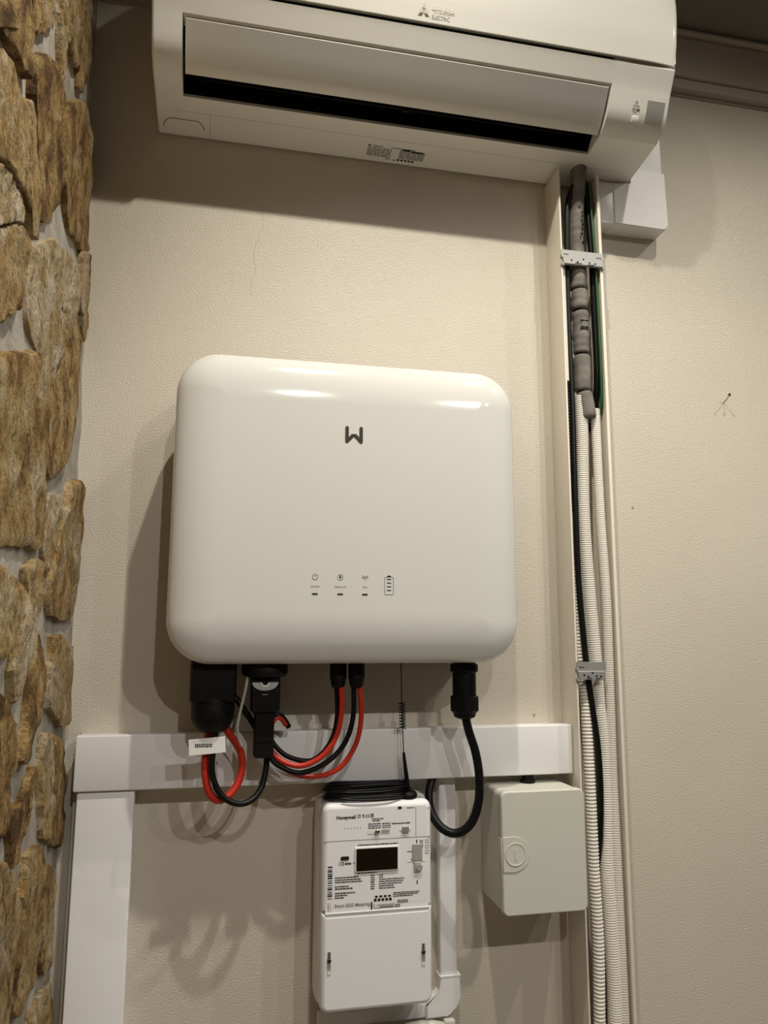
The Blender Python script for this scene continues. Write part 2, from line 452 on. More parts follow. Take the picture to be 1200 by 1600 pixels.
def more_stones():
    """the same masonry goes on towards the room, above and below the traced stones"""
    rnd = random.Random(5); z = FLOOR+.01; k = 100
    while z < CEIL-.05:
        hgt = rnd.uniform(.10, .17); y = -.012
        while y > -1.75:
            w = rnd.uniform(.10, .21); cy, cz = y-w/2, z+hgt/2
            inside = cy > -.47-.26*cz and cz < 1.18+.96*cy and cz > -.59-.57*cy
            if not inside and cz < CEIL-.10:
                g = .008; q = []
                base = [(y-g, z+g), (y-w*.5, z+g), (y-w+g, z+g), (y-w+g, z+hgt*.5), (y-w+g, z+hgt-g), (y-w*.5, z+hgt-g), (y-g, z+hgt-g), (y-g, z+hgt*.5)]
                for a, b in base:
                    corner = .012 if (abs(a-cy) > w*.3 and abs(b-cz) > hgt*.3) else 0
                    q.append((min(a+math.copysign(corner, cy-a)+rnd.uniform(-.012, .012)*(a < -.03), -.01), min(b+math.copysign(corner, cz-b)+rnd.uniform(-.01, .01), CEIL-.02)))
                stone(q, k, 18); k += 1
            y -= w
        z += hgt
more_stones()

# ------------------------------------------------------------------ downlights in the ceiling (above the frame)
def downlight(x, y, watts, label, ang=138):
    t = thing('ceiling_downlight', (x, y, CEIL), label, 'downlight', 'recessed ceiling downlights')
    lathe('trim_ring', x, y, [(CEIL, .046), (CEIL-.004, .046), (CEIL-.006, .042), (CEIL-.004, .034), (CEIL-.0005, .033)], M['trunk'], t)
    lathe('lens', x, y, [(CEIL-.0005, .0325), (CEIL-.003, .032), (CEIL-.0035, .001)], M['bulb'], t)
    ld = bpy.data.lights.new('downlight_beam', 'SPOT'); ld.energy = watts; ld.color = LAMP_COLOR
    ld.spot_size = math.radians(ang); ld.spot_blend = 1.0; ld.shadow_soft_size = .016
    lo = bpy.data.objects.new('downlight_beam', ld); COL.objects.link(lo)
    lo.parent = t; lo.location = (0, 0, -.012)
downlight(.05, -.70, NEAR_W*1.75, 'ceiling downlight nearest the stone wall, in the row along the plastered wall')
downlight(.66, -.70, NEAR_W*.95, 'middle ceiling downlight of the row along the plastered wall')
downlight(1.27, -.70, NEAR_W*1.2, 'right-hand ceiling downlight of the row along the plastered wall')
downlight(.35, -2.75, 55.0, 'added unseen narrow downlight for floor bounce behind the viewpoint, nearer the stone wall', 84)  # added unseen lamp: lights the floor so its bounce brightens the flap
downlight(1.25, -2.75, 55.0, 'added unseen narrow downlight for floor bounce behind the viewpoint, farther from the stone wall', 84)  # second added lamp, also only for floor bounce up to the air conditioner
def spotlight(x, y, watts, label, aim):
    t = thing('ceiling_spotlight', (x, y, CEIL), label, 'spotlight', 'directional spotlights behind the viewpoint')
    d = (Vector(aim)-Vector((x, y, CEIL-.05))).normalized()
    q = Vector((0, 0, -1)).rotation_difference(d).to_matrix().to_4x4()
    Mh = Matrix.Translation((x, y, CEIL-.05)) @ q
    lathe('mounting_plate', x, y, [(CEIL, .040), (CEIL-.008, .040), (CEIL-.010, .036), (CEIL-.011, .008), (CEIL-.045, .008)], M['trunk'], t)
    lathe('lamp_head', 0, 0, [(.040, .020), (.035, .028), (-.030, .032), (-.034, .032), (-.034, .029), (-.022, .026)], M['trunk'], t, M=Mh)
    lathe('lens', 0, 0, [(-.0215, .026), (-.023, .024), (-.0235, .001)], M['bulb'], t, M=Mh)
    ld = bpy.data.lights.new('spotlight_beam', 'SPOT'); ld.energy = watts; ld.color = FAR_COLOR
    ld.spot_size = math.radians(54); ld.spot_blend = .55; ld.shadow_soft_size = .016
    lo = bpy.data.objects.new('spotlight_beam', ld); COL.objects.link(lo)
    lo.parent = t; lo.location = d*.036+Vector((0, 0, -.05)); lo.rotation_euler = q.to_euler()
spotlight(.15, -2.38, FAR_W*1.05, 'ceiling spotlight behind the viewpoint, nearest the stone wall', (.20, 0, -.54))
spotlight(.97, -2.38, FAR_W*1.25, 'middle ceiling spotlight behind the viewpoint', (.40, 0, -.54))
spotlight(1.70, -2.38, FAR_W*.5, 'ceiling spotlight behind the viewpoint, farthest from the stone wall', (.45, 0, -.54))

# ------------------------------------------------------------------ air conditioner
AX0, AX1 = -.3125, .5445
AC = thing('air_conditioner', (.12, -.10, .8815), 'ivory wall-mounted air conditioner with half open flap under the cornice', 'air conditioner')
def dense(seq, step=.004):
    return [(p.x, p.y) for p in spline([(a, c, 0) for a, c in seq], step)]
LOWER = [(-.002, .882), (-.004, .8775), (-.007, .8765), (-.050, .8822), (-.090, .8877)]            # underside from the wall forward to the outlet
CURVE = dense([(-.133, .8935), (-.1412, .8972), (-.1521, .9042), (-.1644, .9190), (-.1762, .9440), (-.1815, .9560)])   # rounded lower front, the flap's course
FRONT = [(-.1880, .9685), (-.1931, .9777), (-.1980, .9868)]
TOP = [(-.2115, 1.093), (-.211, 1.118), (-.2035, 1.141), (-.1895, 1.155), (-.1705, 1.161), (-.002, 1.161)]
def ac_section(bm, x0, x1, prof, cap0, cap1, r0=0, r1=0):
    c = Vector((0, -.1, 1.03)); cols = []
    xs = [(x0+r0*(1-math.cos(math.radians(a))), 1-(r0/.1)*(1-math.sin(math.radians(a)))) for a in (0, 25, 50, 70, 90)] if r0 else [(x0, 1)]
    xs += [(x1-r1*(1-math.cos(math.radians(a))), 1-(r1/.1)*(1-math.sin(math.radians(a)))) for a in (90, 70, 50, 25, 0)] if r1 else [(x1, 1)]
    for x, s in xs:
        cols.append([bm.verts.new((x, (c.y+(y-c.y)*s) if y < -.01 else y, c.z+(z-c.z)*s)) for y, z in prof])
    for a, b in zip(cols, cols[1:]):
        for i in range(len(prof)):
            j = (i+1) % len(prof); bm.faces.new((a[i], a[j], b[j], b[i]))
    if cap0: bm.faces.new(cols[0])
    if cap1: bm.faces.new(cols[-1])
RX0, RX1 = -.2680, .4330                                            # ends of the flap recess
def ac_case():
    groove = lambda zt: [(-.1985, zt), (-.1865, zt), (-.1865, .997), (-.2015, .997)]
    bm = bmesh.new()
    full = LOWER+CURVE+FRONT+groove(.9875)+TOP
    fullr = LOWER+CURVE+FRONT+groove(.9895)+TOP
    pocket = [(-.088, .8935), (-.080, .925), (-.095, .955), (-.160, .978), (-.177, .968), (-.1785, .9588)]
    mid = LOWER+pocket+[(-.1822, .9575)]+FRONT+groove(.9875)+TOP
    ac_section(bm, AX0, RX0, full, True, True, .004, 0)
    ac_section(bm, RX0, RX1, mid, False, False)
    ac_section(bm, RX1, AX1, fullr, True, True, 0, .004)
    bm_link('casing', bm, M['ac'], AC, 9)
    # dark lining of the outlet pocket
    bm = bmesh.new(); pk = [(-.0895, .8932), (-.0815, .924), (-.096, .954), (-.160, .976), (-.168, .972)]
    a = [bm.verts.new((RX0+.0008, y, z)) for y, z in pk]; b = [bm.verts.new((RX1-.0008, y, z)) for y, z in pk]
    for i in range(len(pk)-1): bm.faces.new((a[i], a[i+1], b[i+1], b[i]))
    bm.faces.new(a); bm.faces.new(b)
    bm_link('outlet_lining', bm, M['dark'], AC)
    # upper front panel, bowed slightly towards the room
    bm = bmesh.new()
    pn = [(-.198, .9935), (-.199, .9925), (-.2008, .9930)]+dense([(-.2008, .9930), (-.2094, 1.0314), (-.2138, 1.066), (-.2150, 1.093), (-.2130, 1.123)], .010)[1:-1]+[(-.2130, 1.123), (-.2055, 1.148), (-.1915, 1.1595), (-.1875, 1.157), (-.2015, 1.138), (-.2085, 1.113), (-.210, 1.083), (-.204, 1.033)]
    xs = [0, .004, .010, .018, .028, .040, .055, .07]
    xs = [AX0+.001+d for d in xs]+[AX0+.2, AX0+.4, AX0+.6]+[AX1-.001-d for d in reversed(xs)]
    cols = []
    for x in xs:
        d = min(x-AX0-.001, AX1-.001-x); w = 1-(1-min(d/.06, 1))**2
        s = 1-.035*(1-min(d/.004, 1))
        cols.append([bm.verts.new((x, -.1+(y+.1)*s-(.003+.08*max(0, min(z, 1.103)-.993))*w*(1 if y < -.195 else .4), 1.043+(z-1.043)*(s if z > 1.043 else 1))) for y, z in pn])
    for a, c in zip(cols, cols[1:]):
        for k in range(len(pn)):
            m = (k+1) % len(pn); bm.faces.new((a[k], a[m], c[m], c[k]))
    bm.faces.new(cols[0]); bm.faces.new(cols[-1])
    bm_link('front_panel', bm, M['acglossy'], AC, 40)
    box('panel_gap', AX0+.004, .4320, -.1935, -.1872, .9878, .9965, M['dark'], AC)
    # flap
    outer = dense([(-.1785, .9515), (-.1712, .9402), (-.1592, .9222), (-.1470, .9075), (-.1395, .9003), (-.1325, .8948)])
    inner = dense([(-.1310, .8970), (-.1378, .9022), (-.1452, .9093), (-.1573, .9240), (-.1690, .9418), (-.1755, .9525)])
    fl = outer+inner+[(-.1775, .9540)]
    bm = bmesh.new()
    a = [bm.verts.new((-.2635, y, z)) for y, z in fl]; b = [bm.verts.new((.4290, y, z)) for y, z in fl]
    for i in range(len(fl)):
        j = (i+1) % len(fl); bm.faces.new((a[i], a[j], b[j], b[i]))
    bm.faces.new(a); bm.faces.new(b)
    bm_link('flap', bm, M['flap'], AC, 30)
    box('recess_ledge', RX0+.001, RX1-.001, -.1790, -.158, .9560, .9590, M['ac'], AC)
    # inner vane and its clip
    v = box('inner_vane', -.235, .395, -.1180, -.1155, .9005, .9040, M['black'], AC, .0008)
    box('vane_clip', .085, .099, -.1200, -.1140, .8975, .9015, M['black'], v, .0008)
    dn = Vector((0, -.9910, .1338)); B = (Vector((1, 0, 0)), dn); org = Vector((0, -.007, .8764)); R, U = B; N = R.cross(U)
    # seams across the underside, knock-out arc
    bars('underside_seam', [(-.288, .0530, .80, .0005)], M['greyink'], AC, basis=B, org=org)
    bars('cover_seam', [(-.2265, .002, .0006, .051)], M['greyink'], AC, basis=B, org=org)
    bm = bmesh.new(); P = []
    for k in range(25):
        a = math.pi*k/24; P.append((org+R*(-.269-.033*math.cos(a))+U*(.016+.019*min(1, math.sin(a)*1.35)), k*.001))
    tube_bm(bm, P, .0006, 6); bm_link('knockout_arc', bm, M['ink'], AC)
    # rating label print on the underside
    rects = []; rnd = random.Random(3)
    rects += [(.0, .0255, .0035, .0028)]
    for k in range(7):
        x = 0
        while x < .034:
            w = rnd.uniform(.003, .012); rects.append((x, .0225-k*.0026, min(w, .036-x), .0011)); x += w+.0012
    for k in range(7):
        x = .048
        while x < .084:
            w = rnd.uniform(.004, .012); rects.append((x, .0235-k*.0026, min(w, .086-x), .0012)); x += w+.0012
    rects += [(.034, .0265, .036, .0012), (.052, .0235, .011, .003), (.065, .0225, .018, .003)]
    rects += [(.030, .0035, .006, .0014), (.040, .002, .005, .0013)]
    for k in range(5): rects.append((.047+k*.0055, .0025, .0038, .0034))
    lo = org+R*.0425+U*.0045+N*.0001
    bars('rating_label', [(a*1.20, c*1.16, w*1.20, h*1.16) for a, c, w, h in rects], M['ink'], AC, basis=B, org=lo)['kind'] = 'stuff'
    text('rating_label_heading', 'MITSUBISHI ELECTRIC', .0034, lo+R*.0075+U*.0300+N*.0003, M['ink'], AC, B, .019)
    # three diamond emblem and lettering on the panel
    U2 = Vector((0, -.23, .973)).normalized(); B2 = (Vector((1, 0, 0)), U2); o2 = Vector((.1, -.2090, 1.0045))
    Nn = B2[0].cross(U2)
    bm = bmesh.new(); s = .0062
    for a in (90, 210, 330):
        d1 = Vector((math.cos(math.radians(a-30)), math.sin(math.radians(a-30)))); d2 = Vector((math.cos(math.radians(a+30)), math.sin(math.radians(a+30))))
        q = [Vector((0, 0)), d1*s, d1*s+d2*s, d2*s]
        bm.faces.new([bm.verts.new(o2+R*(p.x-.002)+U2*(p.y+.004)+Nn*.0009) for p in q])
    bm_link('emblem', bm, M['faint'], AC)
    text('brand_lettering', 'MITSUBISHI', .0075, o2+R*.011+U2*.0055+Nn*.0011, M['faint'], AC, B2, .036)
    text('brand_lettering', 'ELECTRIC', .0075, o2+R*.011-U2*.0022+Nn*.0012, M['faint'], AC, B2, .029)
    # receiver window, switch and marks at the right end
    U3 = Vector((0, -.4616, .887)).normalized(); B3 = (Vector((1, 0, 0)), U3); N3 = R.cross(U3)
    bm = bmesh.new()
    seq = [(-.1578, .9105), (-.1644, .9190), (-.1715, .9335), (-.1755, .9423)]
    a = [bm.verts.new((.5035, y-.0010, z-.0005)) for y, z in seq]; b = [bm.verts.new((.5355, y-.0010, z-.0005)) for y, z in seq]
    a2 = [bm.verts.new((.5035, y+.004, z+.002)) for y, z in seq]; b2 = [bm.verts.new((.5355, y+.004, z+.002)) for y, z in seq]
    for i in range(len(seq)-1):
        bm.faces.new((a[i], a[i+1], b[i+1], b[i])); bm.faces.new((a[i], a2[i], a2[i+1], a[i+1])); bm.faces.new((b[i], b[i+1], b2[i+1], b2[i]))
    bm.faces.new((a[0], b[0], b2[0], a2[0])); bm.faces.new((a[-1], a2[-1], b2[-1], b[-1]))
    bm_link('receiver_window', bm, M['greywin'], AC, 40)
    Ms = Matrix((R, -N3, U3)).transposed().to_4x4(); Ms.translation = Vector((.4850, -.1608, .9140))
    box('switch', -.0065, .0065, -.003, .004, -.005, .005, M['ac'], AC, .0015, M=Ms)
    o3 = Vector((.4786, -.1679, .9281))
    ring_flat('power_mark', .004, .010, .0012, .0022, 0, M['ink'], AC, basis=B3, org=o3+N3*.0016)
    for q in [(-.0015, .0035, .004, .0012), (.0035, .0033, .008, .0011), (-.001, -.0025, .0022, .0026), (.003, -.0022, .002, .0018), (.0062, -.0024, .0055, .0022), (0, -.006, .007, .0008)]:
        bars('indicator_mark', [q], M['ink'], AC, basis=B3, org=o3+N3*.0016)
ac_case()

# ------------------------------------------------------------------ inverter
IV = thing('solar_inverter', (0, -.08, 0), 'large white rounded hybrid inverter mounted on the plaster wall above the trunking', 'inverter')
rr_rings('wall_bracket', 0, .25, .36, .20, .006, [(0, 0), (0, -.014)], M['steel'], IV, 2)
rr_rings('heat_sink_body', 0, .219, .488, .418, .045, [(0, -.012), (0, -.060)], M['black'], IV)
cov = [(.010, -.052), (.004, -.058), (0, -.070), (0, -.1250)]
for k in range(1, 13):
    u = math.cos(math.radians(7.5*k)); cov.append((.070*(1-u), -.1560+.030*(1-math.sqrt(max(0, 1-u*u)))))
rr_rings('front_cover', 0.0033, .2228, .5150, .4495, .062, cov, M['white'], IV, 14, 60)
rr_rings('bottom_plate', 0, .022, .43, .03, .004, [(0, -.03), (0, -.115)], M['black'], IV, 2)
yF = -.1560
def capsule(bm, a, b, r, y, t=.0006, n=8):
    a = Vector(a); b = Vector(b); d = (b-a).normalized(); pn = Vector((-d.y, d.x)); P = []
    for k in range(n+1):
        th = -math.pi/2+math.pi*k/n; P.append(b+d*(r*math.cos(th))+pn*(r*math.sin(th)))
    for k in range(n+1):
        th = math.pi/2+math.pi*k/n; P.append(a+d*(r*math.cos(th))+pn*(r*math.sin(th)))
    f = [bm.verts.new((p.x, y-t, p.y)) for p in P]; g = [bm.verts.new((p.x, y, p.y)) for p in P]
    bm.faces.new(f)
    for i in range(len(f)):
        j = (i+1) % len(f); bm.faces.new((f[i], f[j], g[j], g[i]))
bm = bmesh.new(); cx, cz = .0022, .329
for s in (-1, 1):
    capsule(bm, (cx+s*.0105, cz+.0105), (cx+s*.0105, cz-.0095), .0026, yF)
    capsule(bm, (cx+s*.0105, cz-.0098), (cx+s*.0020, cz-.0008), .0026, yF-.0001)
bm_link('w_emblem', bm, M['logo'], IV)
for x, lab, w in ((-.0517, 'SYSTEM', .0125), (-.0157, 'BACK-UP', .0165), (.0200, 'COM', .0065)):
    text('indicator_caption', lab, .0030, (x-w/2, yF-.0002, .1052), M['greyink'], IV, width=w)
    bm = bmesh.new(); capsule(bm, (x-.0032, .0958), (x+.0032, .0958), .0010, yF); bm_link('status_light', bm, M['ink'], IV)
ring_flat('power_icon', -.0517, .1195, .0036, .0043, yF, M['ink'], IV, a0=-240, a1=60)
bars('power_icon_bar', [(-.0521, .1195, .0008, .0050)], M['ink'], IV, yF)
ring_flat('plug_icon', -.0157, .1195, .0036, .0042, yF, M['ink'], IV)
bars('plug_icon_body', [(-.0172, .1188, .0030, .0022), (-.0169, .121, .0006, .0014), (-.0151, .121, .0006, .0014), (-.0161, .1172, .0008, .0018)], M['ink'], IV, yF)
for s, nm in ((0, 0), (180, 180)):
    ring_flat('signal_icon_wave', .0200, .1203, .0020, .0026, yF, M['ink'], IV, 12, s-48, s+48)
    ring_flat('signal_icon_wave', .0200, .1203, .0036, .0042, yF, M['ink'], IV, 12, s-45, s+45)
ring_flat('signal_icon_dot', .0200, .1203, 0, .0010, yF, M['ink'], IV, 12)
bars('signal_icon_mast', [(.0197, .1155, .0006, .0045)], M['ink'], IV, yF)
bm = bmesh.new()
o = rr_outline(.0552, .1085, .0136, .0260, .0024, 5); q = rr_outline(.0552, .1085, .0124, .0248, .0018, 5)
a = [bm.verts.new((u, yF-.0002, v)) for u, v in o]; b = [bm.verts.new((u, yF-.0002, v)) for u, v in q]
for i in range(len(a)):
    j = (i+1) % len(a); bm.faces.new((a[i], a[j], b[j], b[i]))
bm.faces.new([bm.verts.new((u, yF-.0002, v)) for u, v in ((.0520, .1216), (.0584, .1216), (.0570, .1235), (.0534, .1235))])
bm_link('battery_icon', bm, M['ink'], IV)
for k in range(4):
    bars('battery_level_bar', [(.0520, .1012+k*.0053, .0064, .0015)], M['ink'], IV, yF)
# connectors below: each plug is a part of the inverter
bc = rr_rings('battery_connector', -.187, -.018, .064, .076, .006, [(0, -.060), (0, -.112), (.003, -.116)], M['black'], IV, 4)
lathe('cable_gland', -.1865, -.088, [(-.050, .029), (-.060, .0305), (-.078, .0305), (-.088, .026), (-.096, .0185), (-.097, .016)], M['black'], bc, 20)
def mc4(x, y):
    t = lathe('pv_connector', x, y, [(.010, .0085), (-.003, .0085), (-.004, .0125), (-.026, .0125), (-.027, .0112), (-.030, .0112), (-.037, .0095), (-.039, .0075)], M['black'], IV, 16)
    return t
mc4(-.0070, -.090); mc4(.0205, -.090)
a1 = lathe('mains_connector', .1880, -.09, [(.012, .0175), (-.004, .0175), (-.006, .0215), (-.016, .0215), (-.018, .0180), (-.054, .0180)], M['black'], IV, 28)
lathe('gland_nut', .1880, -.09, [(-.052, .0185), (-.054, .0222), (-.074, .0222), (-.076, .0200)], M['black'], a1, hexn=10, smooth=10)
lathe('seal_ring', .1880, -.09, [(-.076, .0195), (-.079, .0170), (-.083, .0165), (-.085, .0140), (-.087, .0085)], M['black'], a1, 24)

# ------------------------------------------------------------------ communication dongle plugged in underneath
DG = thing('communication_dongle', (-.115, -.09, -.13), 'black plug-in communication dongle with a silver crescent under the inverter', 'dongle')
lathe('locking_collar', -.1145, -.088, [(.004, .030), (-.004, .0335), (-.016, .0335), (-.021, .029)], M['black'], DG, 28)
rr_rings('body', -.1135, -.043, .041, .056, .005, [(.002, -.066), (0, -.070), (0, -.104), (.002, -.107)], M['black'], DG, 4)
rr_rings('lower_body', -.1140, -.096, .028, .076, .004, [(.002, -.068), (0, -.071), (0, -.099), (.002, -.101)], M['black'], DG, 4)
cr = ring_flat('silver_crescent', -.1145, -.0285, .0058, .0185, -.1072, M['steel'], DG, 28, 180, 360)
cr.data.materials[0] = M['silver']
for v in cr.data.vertices:
    v.co.z *= .62
cr.location.z += .0035
ring_flat('white_ring', -.1145, -.0290, .0040, .0060, -.1076, M['tagwhite'], DG, 20, 180, 360)
bars('dongle_mark', [(-.117, -.0215, .005, .0018)], M['steel'], DG, -.1072)
bars('dongle_mark', [(-.1185, -.046, .0075, .001)], M['steel'], DG, -.1072)
bars('strap', [(-.128, -.111, .0275, .0022)], M['cable_black'], DG, -.1012, t=.0012)

# ------------------------------------------------------------------ cables
def cable(name, pts, r, mat, label, cat='cable', n=12, group=None):
    o = tube(name, pts, r, mat, n=n); return tag(o, label, cat, group)
red = thing('battery_cable', (-.17, -.088, -.19), 'thick red battery cable looped below the left black connector, carrying a white tag', 'cable')
tube('sheath', [(-0.1911,-0.085,-0.0883),(-0.192,-0.088,-0.1081),(-0.1944,-0.09,-0.1338),(-0.1934,-0.092,-0.1551),(-0.1872,-0.093,-0.1791),(-0.1755,-0.092,-0.19),(-0.1607,-0.088,-0.1855),(-0.1471,-0.082,-0.1673),(-0.1425,-0.078,-0.1437),(-0.1478,-0.078,-0.1223),(-0.1639,-0.08,-0.0993),(-0.1707,-0.08,-0.0858)], .0055, M['cable_red'], red)
def flag():
    bm = bmesh.new(); pts = [(-.2170, -.1030), (-.2170, -.1040)]
    add_box(bm, -.2172, -.1675, -.1052, -.1046, -.1252, -.1035, .0002, 1, Matrix.Translation((-.19, -.104, -.114)) @ Matrix.Rotation(math.radians(-4), 4, 'Y') @ Matrix.Translation((.19, .104, .114)))
    f = bm_link('tag_flag', bm, M['tagwhite'], red, label='white printed tag folded round the red cable')
    rnd = random.Random(8); r = []
    for k in range(2):
        x = -.209
        while x < -.187:
            w = rnd.uniform(.0012, .003); r.append((x, -.1158+k*.0026, w, .0018)); x += w+.0006
    bars('tag_print', r, M['ink'], f, -.1053)
flag()
cable('battery_cable', [(-0.1811,-0.096,-0.0871),(-0.1829,-0.098,-0.1095),(-0.1852,-0.1,-0.1367),(-0.1827,-0.1,-0.1582),(-0.1714,-0.1,-0.1808),(-0.1508,-0.098,-0.194),(-0.1304,-0.092,-0.1928),(-0.1154,-0.084,-0.1777),(-0.1086,-0.077,-0.152),(-0.1081,-0.075,-0.1346),(-0.1114,-0.075,-0.1166)], .0044, M['cable_black'], 'thick black battery cable hanging in a loop from the left connector to the dongle')
cable('solar_cable', [(-0.0093,-0.088,-0.0313),(-0.0073,-0.086,-0.0804),(-0.017,-0.084,-0.1178),(-0.0426,-0.082,-0.1417),(-0.0761,-0.08,-0.1365),(-0.0967,-0.078,-0.1201),(-0.1063,-0.076,-0.1031)], .0036, M['cable_black'], 'thin black solar cable from the left twin plug, the uppermost curve to the dongle')
cable('solar_cable', [(-0.0035,-0.094,-0.0309),(-0.002,-0.094,-0.0713),(-0.0101,-0.095,-0.1082),(-0.0312,-0.095,-0.1354),(-0.0604,-0.094,-0.147),(-0.0859,-0.09,-0.1407),(-0.1024,-0.084,-0.1262),(-0.1097,-0.078,-0.1144)], .0040, M['cable_red'], 'thin red solar cable from the left twin plug, curving above the other red one')
cable('solar_cable', [(0.0167,-0.088,-0.0316),(0.0163,-0.088,-0.0806),(0.0041,-0.089,-0.1176),(-0.022,-0.09,-0.1437),(-0.0597,-0.089,-0.1577),(-0.0919,-0.086,-0.1465),(-0.1057,-0.08,-0.1312),(-0.1123,-0.076,-0.1164)], .0038, M['cable_black'], 'thin black solar cable from the right twin plug, between the two red ones')
cable('solar_cable', [(0.0247,-0.092,-0.0314),(0.0284,-0.09,-0.0769),(0.0216,-0.087,-0.1184),(0.0006,-0.084,-0.1508),(-0.0243,-0.081,-0.1631),(-0.0502,-0.078,-0.1646),(-0.0752,-0.075,-0.1571),(-0.0958,-0.072,-0.1408),(-0.1091,-0.07,-0.1219)], .0038, M['cable_red'], 'thin red solar cable from the right twin plug, the lowest curve of the bundle')
cable('mains_cable', [(0.188,-0.09,-0.0772),(0.1938,-0.09,-0.1038),(0.2045,-0.09,-0.1369),(0.2099,-0.09,-0.1743),(0.208,-0.088,-0.2115),(0.1964,-0.085,-0.241),(0.1754,-0.078,-0.2545),(0.1564,-0.068,-0.2479),(0.1439,-0.056,-0.2281),(0.1438,-0.042,-0.2049),(0.1524,-0.030,-0.1838),(0.155,-0.025,-0.1780)], .0066, M['cable_black'], 'thick black mains cable looping from the right plug up beneath the white trunking', n=14)
cable('cable_strap', [(-0.1391,-0.1,-0.0146),(-0.1419,-0.1,-0.0379),(-0.1489,-0.1,-0.0715),(-0.1517,-0.1,-0.0917),(-0.1485,-0.098,-0.1078),(-0.1446,-0.095,-0.1171)], .0022, M['clear'], 'slim translucent grey strap hanging between battery connector and dongle', 'strap', 8)
cable('jumper_cable', [(-0.1650,-0.075,-0.0400),(-0.149,-0.078,-0.0595),(-0.1299,-0.08,-0.0867),(-0.1202,-0.078,-0.1025)], .0045, M['cable_black'], 'short black cable running diagonally from battery connector behind the dongle')
cable('jumper_cable', [(-0.1033,-0.082,-0.092),(-0.096,-0.08,-0.0812),(-0.0885,-0.076,-0.0827),(-0.081,-0.07,-0.0926)], .0031, M['cable_red'], 'short dark red cable arching out of the right side of the dongle')
cable('jumper_cable', [(-0.1050,-0.074,-0.082),(-0.094,-0.073,-0.0765),(-0.083,-0.068,-0.0850),(-0.076,-0.062,-0.0960)], .0042, M['cable_black'], 'short black cable arching over the small red one beside the dongle')

# ------------------------------------------------------------------ trunking
def channel_box(t, name, x0, x1, y, z0, z1, mat, bevel=.0025):
    return box(name, x0, x1, y, 0, z0, z1, mat, t, bevel, 3)
HT = thing('cable_trunking', (0, -.02, -.182), 'white horizontal plastic trunking running below the inverter', 'trunking')
box('base_channel', -.374, .3865, -.030, -.0005, -.1805, -.1065, M['trunk'], HT, .001)
box('cover', -.376, .3870, -.041, -.020, -.182, -.105, M['trunk'], HT, .0022, 3)
VT = thing('cable_trunking', (-.332, -.018, -1.45), 'white vertical plastic trunking beside the stone wall below the horizontal run', 'trunking')
box('base_channel', -.369, -.295, -.026, -.0005, FLOOR, -.1835, M['trunk'], VT, .001)
box('cover', -.3710, -.2925, -.036, -.016, FLOOR, -.1835, M['trunk'], VT, .0022, 3)
ST = thing('wall_conduit_strip', (-.376, -.01, -1.45), 'narrow grey strip standing in the gap between stone wall and white trunking', 'strip')
box('strip', -.3795, -.3725, -.012, -.0005, FLOOR, -.19, M['boxgrey'], ST, .001)

MT = thing('mini_trunking', (.182, -.01, -.53), 'slim white mini trunking with a corner elbow beside the electricity meter', 'trunking')
box('upright', .1665, .1935, -.0200, -.0005, -.474, -.1835, M['trunk'], MT, .0025, 3)
def elbow():
    bm = bmesh.new()
    pts = [(.1655, -.474), (.1975, -.474), (.1975, -.505)]
    for k in range(1, 8):
        a = math.radians(90*k/8); pts.append((.1615+.036*math.cos(a), -.505-.027*math.sin(a)))
    pts += [(.143, -.532), (.143, -.513), (.1655, -.497)]
    f = [bm.verts.new((x, -.0225, z)) for x, z in pts]; g = [bm.verts.new((x, -.0005, z)) for x, z in pts]
    bm.faces.new(f); bm.faces.new(g)
    for i in range(len(pts)):
        j = (i+1) % len(pts); bm.faces.new((f[i], f[j], g[j], g[i]))
    bmesh.ops.bevel(bm, geom=[e for e in bm.edges if abs(e.verts[0].co.y+.0225) < 1e-5 and abs(e.verts[1].co.y+.0225) < 1e-5], offset=.002, segments=2, affect='EDGES')
    bm_link('corner_elbow', bm, M['trunk'], MT, 40)
elbow()
box('elbow_joint', .1650, .1980, -.0232, -.0005, -.4755, -.4735, M['trunk'], MT)
box('run', -.02, .1445, -.0185, -.0005, -.531, -.512, M['trunk'], MT, .002)

# round cap just showing at the bottom of the picture
RC = thing('round_wall_box', (.13, -.02, -.62), 'round pale junction box partly showing below the electricity meter', 'junction box')
def disc_y(name, cx, cz, prof, mat, parent, n=40):
    bm = bmesh.new(); prev = None
    for r, y in prof:
        cur = [bm.verts.new((cx+r*math.cos(2*math.pi*k/n), y, cz+r*math.sin(2*math.pi*k/n))) for k in range(n)]
        if prev:
            for i in range(n):
                j = (i+1) % n; bm.faces.new((prev[i], prev[j], cur[j], cur[i]))
        else: bm.faces.new(cur)
        prev = cur
    bm.faces.new(prev); return bm_link(name, bm, mat, parent, 35)
disc_y('body', .130, -.648, [(.095, -.0005), (.095, -.030), (.110, -.034)], M['boxgrey'], RC)
disc_y('lid', .130, -.648, [(.122, -.034), (.124, -.038), (.124, -.044), (.120, -.048), (.080, -.049)], M['boxgrey'], RC)
box('lid_lug', .166, .182, -.046, -.034, -.535, -.526, M['boxgrey'], RC, .002)

